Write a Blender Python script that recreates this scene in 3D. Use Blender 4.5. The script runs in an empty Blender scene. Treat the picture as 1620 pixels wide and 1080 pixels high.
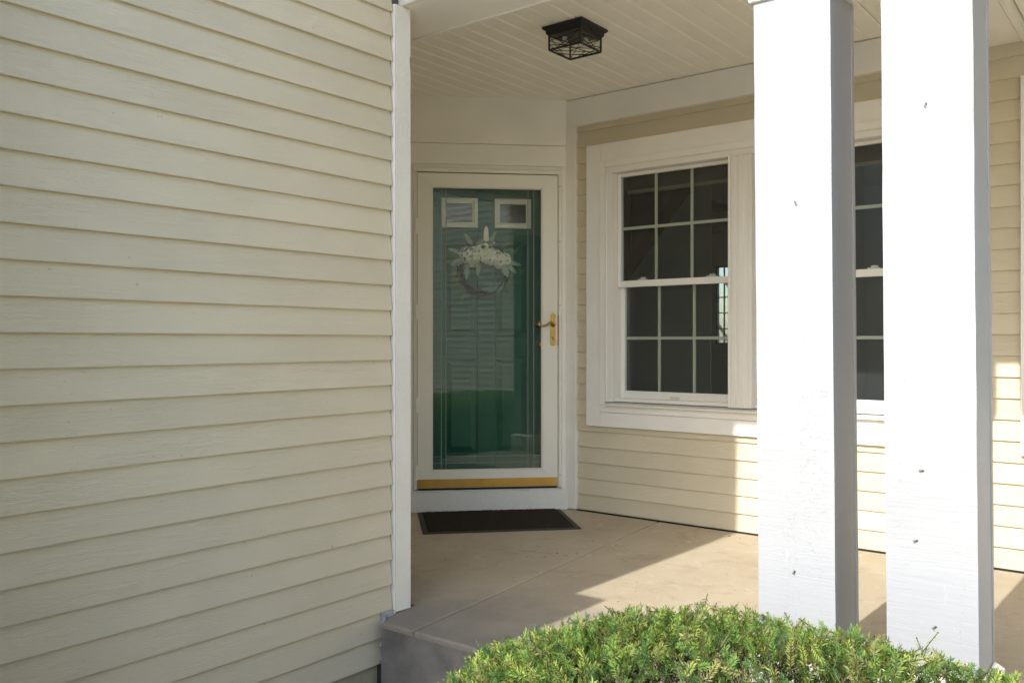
import bpy, bmesh, math, random
import numpy as np
from mathutils import Vector, Matrix, noise as mnoise

C = bpy.context.scene
COL = C.collection
R = math.radians

# ------------------------------------------------------------------ camera, sky, sun, exposure
YAW = 38.05
cam_d = bpy.data.cameras.new("camera")
cam = bpy.data.objects.new("camera", cam_d)
COL.objects.link(cam)
cam.location = (0, 0, 1.094)
cam.rotation_euler = (R(90), 0, R(YAW))
cam_d.sensor_width = 36.0
cam_d.lens = 36.0 * 1391 / 1620
cam_d.clip_start = 0.05
cam_d.clip_end = 2000
C.camera = cam

SUN_DIR = Vector((0.03, 1.0, -0.655)).normalized()      # the way the light travels
w = bpy.data.worlds.new("World")
C.world = w
w.use_nodes = True
nt = w.node_tree
nt.nodes.clear()
sky = nt.nodes.new("ShaderNodeTexSky")
sky.sky_type = 'NISHITA'
sky.sun_disc = False
sky.sun_elevation = math.asin(-SUN_DIR.z)
sky.sun_rotation = math.atan2(-SUN_DIR.x, -SUN_DIR.y)
sky.air_density = 1.0
sky.dust_density = 1.2
sky.ozone_density = 1.0
bg = nt.nodes.new("ShaderNodeBackground")
bg.inputs[1].default_value = 0.15
wo = nt.nodes.new("ShaderNodeOutputWorld")
nt.links.new(sky.outputs[0], bg.inputs[0])
nt.links.new(bg.outputs[0], wo.inputs[0])

sun_d = bpy.data.lights.new("sun", 'SUN')
sun_d.energy = 2.0
sun_d.angle = R(0.53)
sun_d.color = (1.0, 0.975, 0.94)
sun = bpy.data.objects.new("sun", sun_d)
COL.objects.link(sun)
sun.location = (0, -8, 8)
sun.rotation_euler = SUN_DIR.to_track_quat('-Z', 'Y').to_euler()

C.view_settings.view_transform = 'Standard'
C.view_settings.look = 'None'
C.view_settings.gamma = 1.0
C.view_settings.use_curve_mapping = False
C.view_settings.exposure = 1.45
C.cycles.max_bounces = 12
C.cycles.diffuse_bounces = 6
C.cycles.transparent_max_bounces = 16

rnd = random.Random(7)

# ------------------------------------------------------------------ materials
class NB:
    """small node-building helper"""
    def __init__(s, name):
        s.m = bpy.data.materials.new(name)
        s.m.use_nodes = True
        s.t = s.m.node_tree
        s.t.nodes.clear()
        s.out = s.n("ShaderNodeOutputMaterial")
    def n(s, typ, **kw):
        nd = s.t.nodes.new(typ)
        for k, v in kw.items():
            setattr(nd, k, v)
        return nd
    def l(s, a, b):
        s.t.links.new(a, b)
    def coords(s, scale=(1, 1, 1), rnd_off=True):
        tc = s.n("ShaderNodeTexCoord")
        mp = s.n("ShaderNodeMapping")
        mp.inputs['Scale'].default_value = scale
        src = tc.outputs['Object']
        if rnd_off:
            oi = s.n("ShaderNodeObjectInfo")
            mu = s.n("ShaderNodeMath", operation='MULTIPLY')
            mu.inputs[1].default_value = 37.0
            s.l(oi.outputs['Random'], mu.inputs[0])
            ad = s.n("ShaderNodeVectorMath", operation='ADD')
            s.l(src, ad.inputs[0]); s.l(mu.outputs[0], ad.inputs[1])
            src = ad.outputs[0]
        s.l(src, mp.inputs['Vector'])
        return mp.outputs[0]
    def noise(s, vec, scale, detail=3, rough=.55, dist=0.0):
        nd = s.n("ShaderNodeTexNoise")
        nd.inputs['Scale'].default_value = scale
        nd.inputs['Detail'].default_value = detail
        nd.inputs['Roughness'].default_value = rough
        nd.inputs['Distortion'].default_value = dist
        s.l(vec, nd.inputs['Vector'])
        return nd.outputs['Fac']
    def ramp(s, fac, stops):
        r = s.n("ShaderNodeValToRGB")
        el = r.color_ramp.elements
        while len(el) < len(stops):
            el.new(.5)
        for e, (p, c) in zip(el, stops):
            e.position = p
            e.color = (c, c, c, 1) if not hasattr(c, '__len__') else (*c, 1)
        s.l(fac, r.inputs[0])
        return r.outputs[0]
    def mix(s, fac, a, b, typ='MIX'):
        m = s.n("ShaderNodeMix", data_type='RGBA', blend_type=typ)
        if isinstance(fac, (int, float)):
            m.inputs[0].default_value = fac
        else:
            s.l(fac, m.inputs[0])
        for sock, v in ((m.inputs[6], a), (m.inputs[7], b)):
            if hasattr(v, '__len__'):
                sock.default_value = (*v, 1)
            else:
                s.l(v, sock)
        return m.outputs[2]
    def bump(s, h, strength, dist, prev=None):
        b = s.n("ShaderNodeBump")
        b.inputs['Strength'].default_value = strength
        b.inputs['Distance'].default_value = dist
        s.l(h, b.inputs['Height'])
        if prev is not None:
            s.l(prev, b.inputs['Normal'])
        return b.outputs[0]
    def bsdf(s, color, rough, normal=None, metallic=0.0, spec=None):
        p = s.n("ShaderNodeBsdfPrincipled")
        if hasattr(color, '__len__'):
            p.inputs['Base Color'].default_value = (*color, 1)
        else:
            s.l(color, p.inputs['Base Color'])
        if isinstance(rough, (int, float)):
            p.inputs['Roughness'].default_value = rough
        else:
            s.l(rough, p.inputs['Roughness'])
        p.inputs['Metallic'].default_value = metallic
        if spec is not None:
            p.inputs['Specular IOR Level'].default_value = spec
        if normal is not None:
            s.l(normal, p.inputs['Normal'])
        return p.outputs[0]
    def done(s, sh):
        s.l(sh, s.out.inputs[0])
        return s.m

def mul(c, k):
    return tuple(min(1, x * k) for x in c)

def paint(name, base, rough=.5, var=.05, vscale=3.0, bumps=(), spec=.35, metallic=0.0, specks=None):
    b = NB(name)
    v = b.coords()
    f = b.noise(v, vscale, 4)
    col = b.mix(b.ramp(f, [(.3, 0.0), (.7, 1.0)]), mul(base, 1 - var), mul(base, 1 + var))
    if specks:
        sc, thr, amt = specks
        sp = b.ramp(b.noise(v, sc, 3, .6), [(thr, 0.0), (thr + .05, 1.0)])
        big = b.ramp(b.noise(v, 5.0, 2), [(.5, 0.0), (.65, 1.0)])
        mm = b.n("ShaderNodeMath", operation='MULTIPLY')
        b.l(sp, mm.inputs[0]); b.l(big, mm.inputs[1])
        m2 = b.n("ShaderNodeMath", operation='MULTIPLY'); m2.inputs[1].default_value = amt
        b.l(mm.outputs[0], m2.inputs[0])
        col = b.mix(m2.outputs[0], col, (.12, .11, .10))
    nrm = None
    for (sv, sc, det, st, ds) in bumps:
        h = b.noise(b.coords(sv), sc, det, .6, .3)
        nrm = b.bump(h, st, ds, nrm)
    return b.done(b.bsdf(col, rough, nrm, metallic, spec))

def siding_material(name, base, strength=.8):
    b = NB(name)
    oi = b.n("ShaderNodeObjectInfo")
    v = b.coords((1, 1, 1))
    vv = b.coords((6.5, 40, 62))
    # cedar emboss: long wavy ridges, in patches, over a fine tooth
    warp = b.noise(b.coords((2.2, 6, 9)), 1.0, 2)
    g = b.n("ShaderNodeTexNoise")
    g.inputs['Scale'].default_value = 1.6; g.inputs['Detail'].default_value = 4
    g.inputs['Roughness'].default_value = .55; g.inputs['Distortion'].default_value = 1.1
    b.l(vv, g.inputs['Vector'])
    ridges = b.ramp(g.outputs['Fac'], [(.35, 0.0), (.5, .8), (.56, .15), (.72, 1.0)])
    patch = b.ramp(warp, [(.3, .35), (.6, 1.0)])
    hm = b.n("ShaderNodeMath", operation='MULTIPLY'); b.l(ridges, hm.inputs[0]); b.l(patch, hm.inputs[1])
    n1 = b.bump(hm.outputs[0], strength, .0011)
    fine = b.noise(b.coords((60, 60, 160)), 1.5, 3)
    n2 = b.bump(fine, .35, .0010, n1)
    blot = b.noise(v, 1.7, 4)
    col = b.mix(b.ramp(blot, [(.3, 0.0), (.7, 1.0)]), mul(base, .95), mul(base, 1.04))
    per = b.n("ShaderNodeMapRange"); per.inputs[3].default_value = .96; per.inputs[4].default_value = 1.03
    b.l(oi.outputs['Random'], per.inputs[0])
    hs = b.n("ShaderNodeHueSaturation"); b.l(col, hs.inputs['Color']); b.l(per.outputs[0], hs.inputs['Value'])
    # grime specks here and there
    dots = b.ramp(b.noise(v, 45, 2), [(.735, 0.0), (.77, .55)])
    col2 = b.mix(dots, hs.outputs[0], mul(base, .55))
    rg = b.ramp(blot, [(.3, .48), (.7, .6)])
    return b.done(b.bsdf(col2, rg, n2, 0, .35))

def glass_material(name, tint=(1, 1, 1), f0=.05, rough=0.0, wav=0.0):
    b = NB(name)
    lw = b.n("ShaderNodeLayerWeight"); lw.inputs[0].default_value = .5
    pw = b.n("ShaderNodeMath", operation='POWER'); pw.inputs[1].default_value = 5
    b.l(lw.outputs['Facing'], pw.inputs[0])
    mr = b.n("ShaderNodeMapRange"); mr.inputs[3].default_value = f0; mr.inputs[4].default_value = 1.0
    b.l(pw.outputs[0], mr.inputs[0])
    tr = b.n("ShaderNodeBsdfTransparent"); tr.inputs[0].default_value = (*tint, 1)
    gl = b.n("ShaderNodeBsdfGlossy"); gl.inputs['Roughness'].default_value = rough
    if wav:
        h = b.noise(b.coords((1, 1, 1)), 2.2, 1)
        b.l(b.bump(h, wav, .01), gl.inputs['Normal'])
    mx = b.n("ShaderNodeMixShader")
    b.l(mr.outputs[0], mx.inputs[0]); b.l(tr.outputs[0], mx.inputs[1]); b.l(gl.outputs[0], mx.inputs[2])
    return b.done(mx.outputs[0])

def screen_material(name):
    b = NB(name)
    tr = b.n("ShaderNodeBsdfTransparent")
    df = b.n("ShaderNodeBsdfDiffuse"); df.inputs[0].default_value = (.075, .078, .082, 1)
    mx = b.n("ShaderNodeMixShader")
    v = b.coords((1, 1, 1), False)
    f = b.ramp(b.noise(b.coords((1, 1, 1), False), 220, 2), [(.3, .30), (.7, .38)])
    b.l(f, mx.inputs[0]); b.l(tr.outputs[0], mx.inputs[1]); b.l(df.outputs[0], mx.inputs[2])
    return b.done(mx.outputs[0])

def concrete_material():
    b = NB("porch_concrete")
    v = b.coords((1, 1, 1), False)
    big = b.ramp(b.noise(v, 1.3, 5, .6), [(.35, 0.0), (.65, 1.0)])
    col = b.mix(big, (.51, .425, .30), (.595, .51, .375))
    # pale worn patches and brown stains
    col = b.mix(b.ramp(b.noise(v, 4.5, 6, .68, .6), [(.54, 0.0), (.66, .42)]), col, (.38, .285, .18))
    col = b.mix(b.ramp(b.noise(b.coords((1.2, .8, 1), False), 9, 5, .7), [(.57, 0.0), (.68, .5)]), col, (.70, .62, .50))
    col = b.mix(b.ramp(b.noise(b.coords((1, 1.6, 1), False), 22, 4, .7, 1.0), [(.62, 0.0), (.69, .45)]), col, (.36, .26, .155))
    # grey weathered cement by the open front edge
    tc = b.n("ShaderNodeTexCoord"); sx = b.n("ShaderNodeSeparateXYZ"); b.l(tc.outputs['Object'], sx.inputs[0])
    nz = b.noise(v, 2.5, 4)
    ad = b.n("ShaderNodeMath", operation='MULTIPLY_ADD'); ad.inputs[1].default_value = 1.1
    b.l(nz, ad.inputs[0]); b.l(sx.outputs[1], ad.inputs[2])
    gf = b.ramp(b.n("ShaderNodeMapRange").outputs[0], [(0.0, 1.0), (1.0, 0.0)])
    mr = [n for n in b.t.nodes if n.bl_idname == "ShaderNodeMapRange"][-1]
    mr.inputs[1].default_value = 3.08; mr.inputs[2].default_value = 3.75
    b.l(ad.outputs[0], mr.inputs[0])
    gm = b.n("ShaderNodeMath", operation='MULTIPLY'); gm.inputs[1].default_value = .88
    b.l(gf, gm.inputs[0])
    col = b.mix(gm.outputs[0], col, (.24, .22, .195))
    speck = b.ramp(b.noise(v, 260, 2), [(.3, .74), (.7, 1.14)])
    col = b.mix(.8, col, speck, 'MULTIPLY')
    broom = b.noise(b.coords((160, 4, 1), False), 1.0, 3)
    n1 = b.bump(broom, .7, .002)
    n2 = b.bump(b.noise(v, 130, 4), .6, .002, n1)
    n3 = b.bump(b.noise(v, 3.0, 3), .25, .01, n2)
    return b.done(b.bsdf(col, .8, n3, 0, .25))

def rough_post_material():
    b = NB("rough_sawn_white_paint")
    v = b.coords((1, 1, 1))
    # slanting saw marks, torn-grain pits in vertical streaks
    mp = b.n("ShaderNodeMapping"); mp.inputs['Rotation'].default_value = (0, R(-14), 0); mp.inputs['Scale'].default_value = (5, 20, 90)
    b.l(v, mp.inputs[0])
    saw = b.noise(mp.outputs[0], 1.3, 3, .6, .5)
    n1 = b.bump(saw, .42, .0024)
    pit = b.noise(b.coords((150, 150, 70)), 1.0, 4, .65, .8)
    lane = b.ramp(b.noise(b.coords((14, 14, .9)), 1.0, 2), [(.46, 0.0), (.62, 1.0)])
    pr = b.ramp(pit, [(.28, 0.0), (.42, 1.0)])
    hm = b.mix(lane, (1, 1, 1), pr)
    n2 = b.bump(hm, .6, .0016, n1)
    n3 = b.bump(b.noise(v, 240, 3), .3, .001, n2)
    big = b.noise(v, 2.0, 3)
    col = b.mix(b.ramp(big, [(.3, 0.0), (.7, 1.0)]), (.345, .355, .366), (.375, .383, .392))
    dk = b.ramp(pit, [(.18, .6), (.25, 0.0)])
    mm = b.n("ShaderNodeMath", operation='MULTIPLY'); b.l(dk, mm.inputs[0]); b.l(lane, mm.inputs[1])
    col = b.mix(mm.outputs[0], col, (.38, .37, .36))
    low = b.ramp(b.noise(b.coords((8, 8, 2.2)), 6.0, 4, .7), [(.66, 0.0), (.74, .5)])
    col = b.mix(low, col, (.62, .60, .56))
    return b.done(b.bsdf(col, .55, n3, 0, .35))

CREAM = (.615, .552, .408)
M = {}
M['siding'] = siding_material("cream_siding", CREAM)
M['siding_alias'] = M['siding']  # second key for the very same siding material
M['trim'] = paint("almond_trim_paint", (.82, .795, .73), .5, .04, 4, [((1, 1, 1), 110, 3, .35, .0012), ((30, 30, 2.5), 1.5, 3, .25, .001)])
M['trim_rough'] = paint("rough_white_trim", (.76, .735, .67), .55, .05, 3, [((75, 75, 50), 1.0, 4, 1.0, .005), ((1, 1, 1), 160, 3, .5, .0015)])
M['vinyl'] = paint("white_window_vinyl", (.76, .74, .69), .35, .02, 3, [], .45)
M['casing'] = paint("painted_window_casing", (.82, .80, .75), .45, .04, 4, [((1, 1, 1), 90, 3, .3, .0012)])
M['post'] = rough_post_material()
M['ceiling'] = paint("almond_vinyl_soffit", (.85, .82, .73), .5, .03, 5, [((1, 1, 1), 220, 2, .15, .0005)])
M['concrete'] = concrete_material()
M['door_frame'] = paint("almond_aluminium", (.79, .76, .67), .4, .02, 3, [((1, 1, 1), 300, 2, .08, .0004)], .45)
M['brass'] = paint("polished_brass", (.66, .43, .13), .25, .1, 12, [], .5, 1.0)
M['brass_dark'] = paint("aged_brass", (.36, .21, .07), .35, .2, 25, [], .5, 1.0)
M['green'] = paint("green_door_paint", (.011, .092, .058), .38, .06, 3, [((8, 8, 60), 1.0, 3, .12, .001)], .4)
M['cream_plastic'] = paint("cream_door_lite_frame", (.70, .67, .58), .45, .03, 5)
M['black_metal'] = paint("black_textured_metal", (.018, .017, .016), .5, .2, 60, [((1, 1, 1), 500, 2, .3, .0006)])
M['dark'] = paint("dark_gap", (.02, .02, .02), .9)
M['mat'] = paint("brown_ribbed_carpet", (.045, .034, .024), .95, .9, 260, [((1, 1, 1), 500, 3, 1.0, .004)], .1)
M['rubber'] = paint("dark_rubber", (.055, .052, .048), .7, .15, 30)
M['glass'] = glass_material("window_glass", (.93, .95, .94), .06, 0, .03)
M['storm_glass'] = glass_material("storm_door_glass", (.94, .97, .96), .043, 0, .02)
M['lamp_glass'] = glass_material("clear_lamp_glass", (.97, .97, .95), .03, .02)
M['lite_glass'] = glass_material("door_lite_glass", (.35, .38, .42), .12, .02, .1)
M['screen'] = screen_material("insect_screen")
M['muntin'] = paint("grey_green_grille", (.50, .53, .46), .5, .03)
M['etch'] = paint("bevelled_glass_line", (.20, .25, .21), .2, .1, 20)
M['interior'] = paint("grey_interior_wall", (.66, .69, .71), .8, .05)
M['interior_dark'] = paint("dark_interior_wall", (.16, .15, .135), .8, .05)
M['wood_dark'] = paint("dark_stair_wood", (.10, .055, .028), .45, .2, 8)
M['wood_floor'] = paint("oak_floor", (.14, .115, .09), .4, .2, 8)
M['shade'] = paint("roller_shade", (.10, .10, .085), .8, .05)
M['shade_bar'] = paint("roller_shade_bar", (.62, .62, .48), .6, .05)
M['foundation'] = paint("pale_foundation", (.42, .37, .26), .9, .15, 8, [((1, 1, 1), 60, 4, .5, .003)])
M['caulk'] = paint("lavender_grey_caulk", (.33, .33, .35), .7, .15, 40, [((1, 1, 1), 90, 3, .8, .004)])
M['roof'] = paint("grey_shingles", (.09, .085, .08), .9, .2, 20)
M['bulb'] = paint("frosted_bulb_glass", (.78, .76, .70), .3, .02)
M['bark'] = paint("grey_bark", (.16, .13, .10), .9, .25, 12)
M['fly'] = paint("dark_insect_body", (.035, .03, .025), .5, .2, 400)
M['wing'] = paint("grey_insect_wing", (.25, .24, .22), .4, .2, 400)
M['vine'] = paint("dark_vine", (.014, .012, .013), .85, .4, 40)
M['petal'] = paint("cream_petal", (.90, .87, .74), .7, .08, 30)
M['petal_green'] = paint("pale_green_petal", (.55, .58, .40), .7, .12, 30)
M['lambs_ear'] = paint("silver_green_leaf", (.25, .34, .26), .85, .15, 30)
M['fern'] = paint("blue_green_fern", (.13, .24, .18), .8, .15, 30)
M['leaf_yellow'] = paint("yellow_green_leaf", (.16, .22, .04), .7, .2, 30)
M['ribbon'] = paint("cream_hanger", (.80, .76, .60), .5, .05, 10)

def mulch():
    b = NB("dark_mulch"); v = b.coords((1, 1, 1), False)
    c = b.mix(b.ramp(b.noise(v, 60, 5, .7), [(.4, 0.0), (.65, 1.0)]), (.018, .012, .009), (.085, .05, .035))
    return b.done(b.bsdf(c, .95, b.bump(b.noise(v, 70, 5, .7), 1.0, .03)))
M['mulch'] = mulch()
def lawn():
    b = NB("lawn"); v = b.coords((1, 1, 1), False)
    c = b.mix(b.ramp(b.noise(v, 30, 5, .7), [(.35, 0.0), (.65, 1.0)]), (.035, .07, .02), (.08, .12, .035))
    return b.done(b.bsdf(c, .9, b.bump(b.noise(v, 120, 4), .8, .03)))
M['lawn'] = lawn()
M['litter'] = paint("dry_brown_leaf_bits", (.10, .065, .035), .9, .5, 90)
M['riser'] = paint("dark_grey_concrete", (.185, .175, .16), .9, .3, 6, [((1, 1, 1), 90, 4, .5, .003), ((1, 1, 1), 9, 3, .4, .01)], .15)  # slab front in a darker grey than the porch top
M['walk'] = paint("pale_walk_concrete", (.58, .54, .47), .85, .12, 4, [((1, 1, 1), 120, 4, .3, .002)])

def needle_material():
    b = NB("yew_needles")
    at = b.n("ShaderNodeAttribute"); at.attribute_name = "tone"
    p = b.n("ShaderNodeBsdfPrincipled"); b.l(at.outputs['Color'], p.inputs['Base Color'])
    p.inputs['Roughness'].default_value = .42; p.inputs['Specular IOR Level'].default_value = .45
    tl = b.n("ShaderNodeBsdfTranslucent"); b.l(at.outputs['Color'], tl.inputs[0])
    mx = b.n("ShaderNodeMixShader"); mx.inputs[0].default_value = .52
    b.l(p.outputs[0], mx.inputs[1]); b.l(tl.outputs[0], mx.inputs[2])
    return b.done(mx.outputs[0])
M['needle'] = needle_material()

# ------------------------------------------------------------------ mesh helpers
class MB:
    def __init__(s):
        s.v = []; s.f = []
    def add(s, vs, fs):
        o = len(s.v)
        s.v += [tuple(p) for p in vs]
        s.f += [tuple(i + o for i in f) for f in fs]
        return s
    def box(s, x0, x1, y0, y1, z0, z1, bev=0.0):
        if bev <= 0:
            return s.add([(x, y, z) for z in (z0, z1) for y in (y0, y1) for x in (x0, x1)],
                         [(0, 2, 3, 1), (4, 5, 7, 6), (0, 1, 5, 4), (2, 6, 7, 3), (0, 4, 6, 2), (1, 3, 7, 5)])
        bm = bmesh.new()
        bmesh.ops.create_cube(bm, size=1)
        for q in bm.verts:
            q.co = (x0 + (q.co.x + .5) * (x1 - x0), y0 + (q.co.y + .5) * (y1 - y0), z0 + (q.co.z + .5) * (z1 - z0))
        bmesh.ops.bevel(bm, geom=list(bm.edges), offset=bev, segments=1, affect='EDGES', clamp_overlap=True)
        bm.verts.index_update()
        vs = [q.co[:] for q in bm.verts]; fs = [[q.index for q in f.verts] for f in bm.faces]
        bm.free()
        return s.add(vs, fs)
    def prism(s, poly, a, b, axis='x'):
        """extrude a closed 2-D outline: axis x -> poly is (y,z); y -> (x,z); z -> (x,y)"""
        n = len(poly)
        def P(t, p):
            return (t, p[0], p[1]) if axis == 'x' else (p[0], t, p[1]) if axis == 'y' else (p[0], p[1], t)
        vs = [P(a, p) for p in poly] + [P(b, p) for p in poly]
        fs = [(i, (i + 1) % n, n + (i + 1) % n, n + i) for i in range(n)] + [tuple(range(n))[::-1], tuple(range(n, 2 * n))]
        return s.add(vs, fs)
    def tube(s, pts, r, n=8, cap=True):
        pts = [Vector(p) for p in pts]
        rs = r if hasattr(r, '__len__') else [r] * len(pts)
        vs = []; up = None
        for i, p in enumerate(pts):
            d = (pts[min(i + 1, len(pts) - 1)] - pts[max(i - 1, 0)]).normalized()
            if up is None:
                up = d.orthogonal().normalized()
            up = (up - d * up.dot(d)).normalized()
            q = d.cross(up)
            for k in range(n):
                a = 2 * math.pi * k / n
                vs.append(p + (up * math.cos(a) + q * math.sin(a)) * rs[i])
        fs = [(i * n + k, i * n + (k + 1) % n, (i + 1) * n + (k + 1) % n, (i + 1) * n + k) for i in range(len(pts) - 1) for k in range(n)]
        if cap:
            fs += [tuple(range(n))[::-1], tuple(range((len(pts) - 1) * n, len(pts) * n))]
        return s.add(vs, fs)
    def lathe(s, prof, c, axis=(0, 0, 1), n=16):
        """prof: (radius, height) along axis from c"""
        q = Vector((0, 0, 1)).rotation_difference(Vector(axis))
        vs = [Vector(c) + q @ Vector((r * math.cos(2 * math.pi * k / n), r * math.sin(2 * math.pi * k / n), h)) for (r, h) in prof for k in range(n)]
        fs = [(i * n + k, i * n + (k + 1) % n, (i + 1) * n + (k + 1) % n, (i + 1) * n + k) for i in range(len(prof) - 1) for k in range(n)]
        return s.add(vs, fs)
    def mesh(s, name, mat, smooth=False):
        me = bpy.data.meshes.new(name)
        me.from_pydata(s.v, [], s.f)
        bm = bmesh.new(); bm.from_mesh(me)
        bmesh.ops.recalc_face_normals(bm, faces=bm.faces)
        bm.to_mesh(me); bm.free()
        if smooth:
            for p in me.polygons:
                p.use_smooth = True
        me.materials.append(mat)
        return me
    def build(s, name, mat, parent=None, loc=(0, 0, 0), smooth=False):
        return put(name, s.mesh(name, mat, smooth), parent, loc)

def put(name, me, parent=None, loc=(0, 0, 0), rot=(0, 0, 0)):
    o = bpy.data.objects.new(name, me)
    COL.objects.link(o)
    o.parent = parent
    o.location = loc
    o.rotation_euler = rot
    return o

def thing(name, label, cat, loc=(0, 0, 0), rz=0.0, group=None):
    o = bpy.data.objects.new(name, None)
    COL.objects.link(o)
    o.empty_display_size = .1
    o.location = loc
    o.rotation_euler = (0, 0, rz)
    return tag(o, label, cat, group)

def tag(o, label, cat, group=None):
    o['label'] = label; o['category'] = cat
    if group:
        o['group'] = group
    return o

def structure(o):
    o['kind'] = 'structure'
    return o

# ------------------------------------------------------------------ ground
GZ = -.27
structure(MB().add([(-60, -60, GZ - .004), (60, -60, GZ - .004), (60, 60, GZ - .004), (-60, 60, GZ - .004)], [(0, 1, 2, 3)]).build("ground", M['lawn']))
bedv = []; nx, ny = 40, 34
for j in range(ny + 1):
    for i in range(nx + 1):
        x = -2.62 + i * 2.9 / nx; y = .75 + j * 1.66 / ny
        edge = 1.0 if (0 < i < nx and 0 < j < ny) else .0
        bedv.append((x, y, GZ + edge * (.018 + .03 * mnoise.noise((x * 9, y * 9, 0)) + .02 * mnoise.noise((x * 30, y * 30, 3)))))
bed = MB().add(bedv, [(j * (nx + 1) + i, j * (nx + 1) + i + 1, (j + 1) * (nx + 1) + i + 1, (j + 1) * (nx + 1) + i) for j in range(ny) for i in range(nx)])
structure(bed.build("mulch_bed", M['mulch']))
structure(MB().box(.3, 3.3, -1.3, 2.385, GZ - .05, GZ + .06, .01).build("entry_walk", M['walk']))  # walk made wide and pale so it bounces sun onto the walls
structure(MB().box(-14, 14, -24, -1.31, GZ - .05, GZ + .05, .01).build("bounce_paving", M['walk']))  # pale paving added out of view to bounce sunlight into the shade
structure(MB().box(-2.18, .29, -1.3, .74, GZ - .05, GZ + .055, .01).build("bounce_apron", M['walk']))  # more unseen paving added for bounce light on the siding

# porch slab: two pours parted by a tooled joint; the front arris is rounded over
def slab_panel(poly, z0, z1, rad):
    bm = bmesh.new()
    top = [bm.verts.new((x, y, z1)) for x, y in poly]
    bot = [bm.verts.new((x, y, z0)) for x, y in poly]
    n = len(poly)
    f_top = bm.faces.new(top); bm.faces.new(bot[::-1])
    for i in range(n):
        bm.faces.new((top[i], bot[i], bot[(i + 1) % n], top[(i + 1) % n]))
    ed = [e for e in f_top.edges]
    bmesh.ops.bevel(bm, geom=ed, offset=rad, segments=4, affect='EDGES', profile=.5)
    bmesh.ops.recalc_face_normals(bm, faces=bm.faces)
    bm.verts.index_update()
    m = MB(); m.add([q.co[:] for q in bm.verts], [[q.index for q in f.verts] for f in bm.faces]); bm.free()
    return m
slab = MB()
g = .004
a = slab_panel([(-2.522, 2.39), (-2.345 - g, 2.39), (-2.581 - g, 4.64), (-2.60 - g, 4.80), (-4.30, 4.80), (-4.30, 2.64), (-2.56, 2.64), (-2.56, 2.475), (-2.527, 2.455)], -.022, 0, .011)
b_ = slab_panel([(-2.345 + g, 2.39), (2.6, 2.39), (2.6, 4.80), (-2.60 + g, 4.80), (-2.581 + g, 4.64)], -.022, 0, .011)
slab.add(a.v, a.f); slab.add(b_.v, b_.f)
slab.box(-4.25, -2.60, 2.645, 4.79, -.5, -.012)
structure(slab.build("porch_slab", M['concrete']))
structure(MB().box(-2.521, 2.598, 2.3915, 4.79, -.6, -.0125).build("slab_riser", M['riser']))

# ------------------------------------------------------------------ lap siding boards
REV = .1017
def board_mesh(L, seed, nseg=9, name="siding_board"):
    r = random.Random(seed)
    prof = [(0.0, 0.0), (-.0175, 0.0), (-.0188, .0018), (-.0185, .006), (-.0024, .126), (0.0, .126)]
    vs = []
    for i in range(nseg + 1):
        x = L * i / nseg
        dy = r.uniform(-.0006, .0006); dz = r.uniform(-.0004, .0004)
        for k, (y, z) in enumerate(prof):
            vs.append((x, y + (dy if k in (1, 2, 3) else 0), z + (dz if k in (0, 1, 2, 3) else 0)))
    n = len(prof)
    fs = [(i * n + k, i * n + k + 1, (i + 1) * n + k + 1, (i + 1) * n + k) for i in range(nseg) for k in range(n - 1)]
    fs += [tuple(range(n)), tuple(range(nseg * n, nseg * n + n))[::-1]]
    me = bpy.data.meshes.new(name)
    me.from_pydata(vs, [], fs)
    bm = bmesh.new(); bm.from_mesh(me); bmesh.ops.recalc_face_normals(bm, faces=bm.faces); bm.to_mesh(me); bm.free()
    me.materials.append(M['siding'])
    return me

# ---- garage side wall (left of the picture): faces +X
gw = thing("garage_wall", "long cream lap-sided wall filling the left side, with white corner trim", "wall", (-2.57, .8, 0))
MB().box(-3.6, -.016, -3.2, 1.805, GZ - .05, 3.05).build("wall_core", M['interior_dark'], gw)
LM = [board_mesh(1.690, 11 + k, 12) for k in range(4)]
SM = [board_mesh(1.640, 51, 12), board_mesh(1.655, 52, 12)]
for k in range(-2, 30):
    z = .0185 + .1 * k
    me = SM[k + 2] if k < 0 else LM[k % 4]
    put("siding_board", me, gw, (-.0050 + rnd.uniform(-.0006, .0006), -.004, z), (0, rnd.uniform(-.0006, .0006), R(90)))
MB().box(-.014, -.004, 0, 1.62, GZ - .05, -.17).build("foundation_strip", M['foundation'], gw)
# corner trim: a wide rough board on this face, its mate round the corner
ct = MB()
tz = 2.452
outl = [(.0, .006), (.0, tz), (.083, tz), (.083, 2.27), (.079, 2.25), (.0805, 2.215), (.0835, 2.19), (.0845, .9), (.0845, .004)]
ct.prism([(1.700 + y, z) for y, z in outl], -.012, .019, 'x')
ct.build("corner_trim", M['trim_rough'], gw)
MB().box(-.10, -.0125, 1.7590, 1.7840, .01, tz - .003).build("corner_trim", M['trim_rough'], gw)
MB().box(-.004, .0175, 1.6925, 1.6990, -.02, tz, .002).build("trim_edge_strip", M['trim'], gw)
EM = board_mesh(1.44, 61, 8)
for k in range(0, 26):
    put("siding_board", EM, gw, (-.105, 1.8065, .0185 + .1 * k), (0, 0, R(180)))
# torn caulk where the siding meets the slab
ck = MB()
pts = [(.026 + .003 * math.sin(i * 1.3), 1.622 + .006 * math.sin(i * 2.1) + .004 * math.cos(i * 5), .004 - i * .0135) for i in range(14)]
ck.tube(pts, [.0065 + .004 * abs(math.sin(i * 1.7 + .5)) for i in range(14)], 6)
ck.tube([(.008, 1.655, -.018), (.016, 1.665, -.004), (.012, 1.69, .003)], .005, 6)
ck.box(-.012, .017, 1.630, 1.705, -.02, .0175, .003)
ck.build("caulk", M['caulk'], gw)
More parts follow.
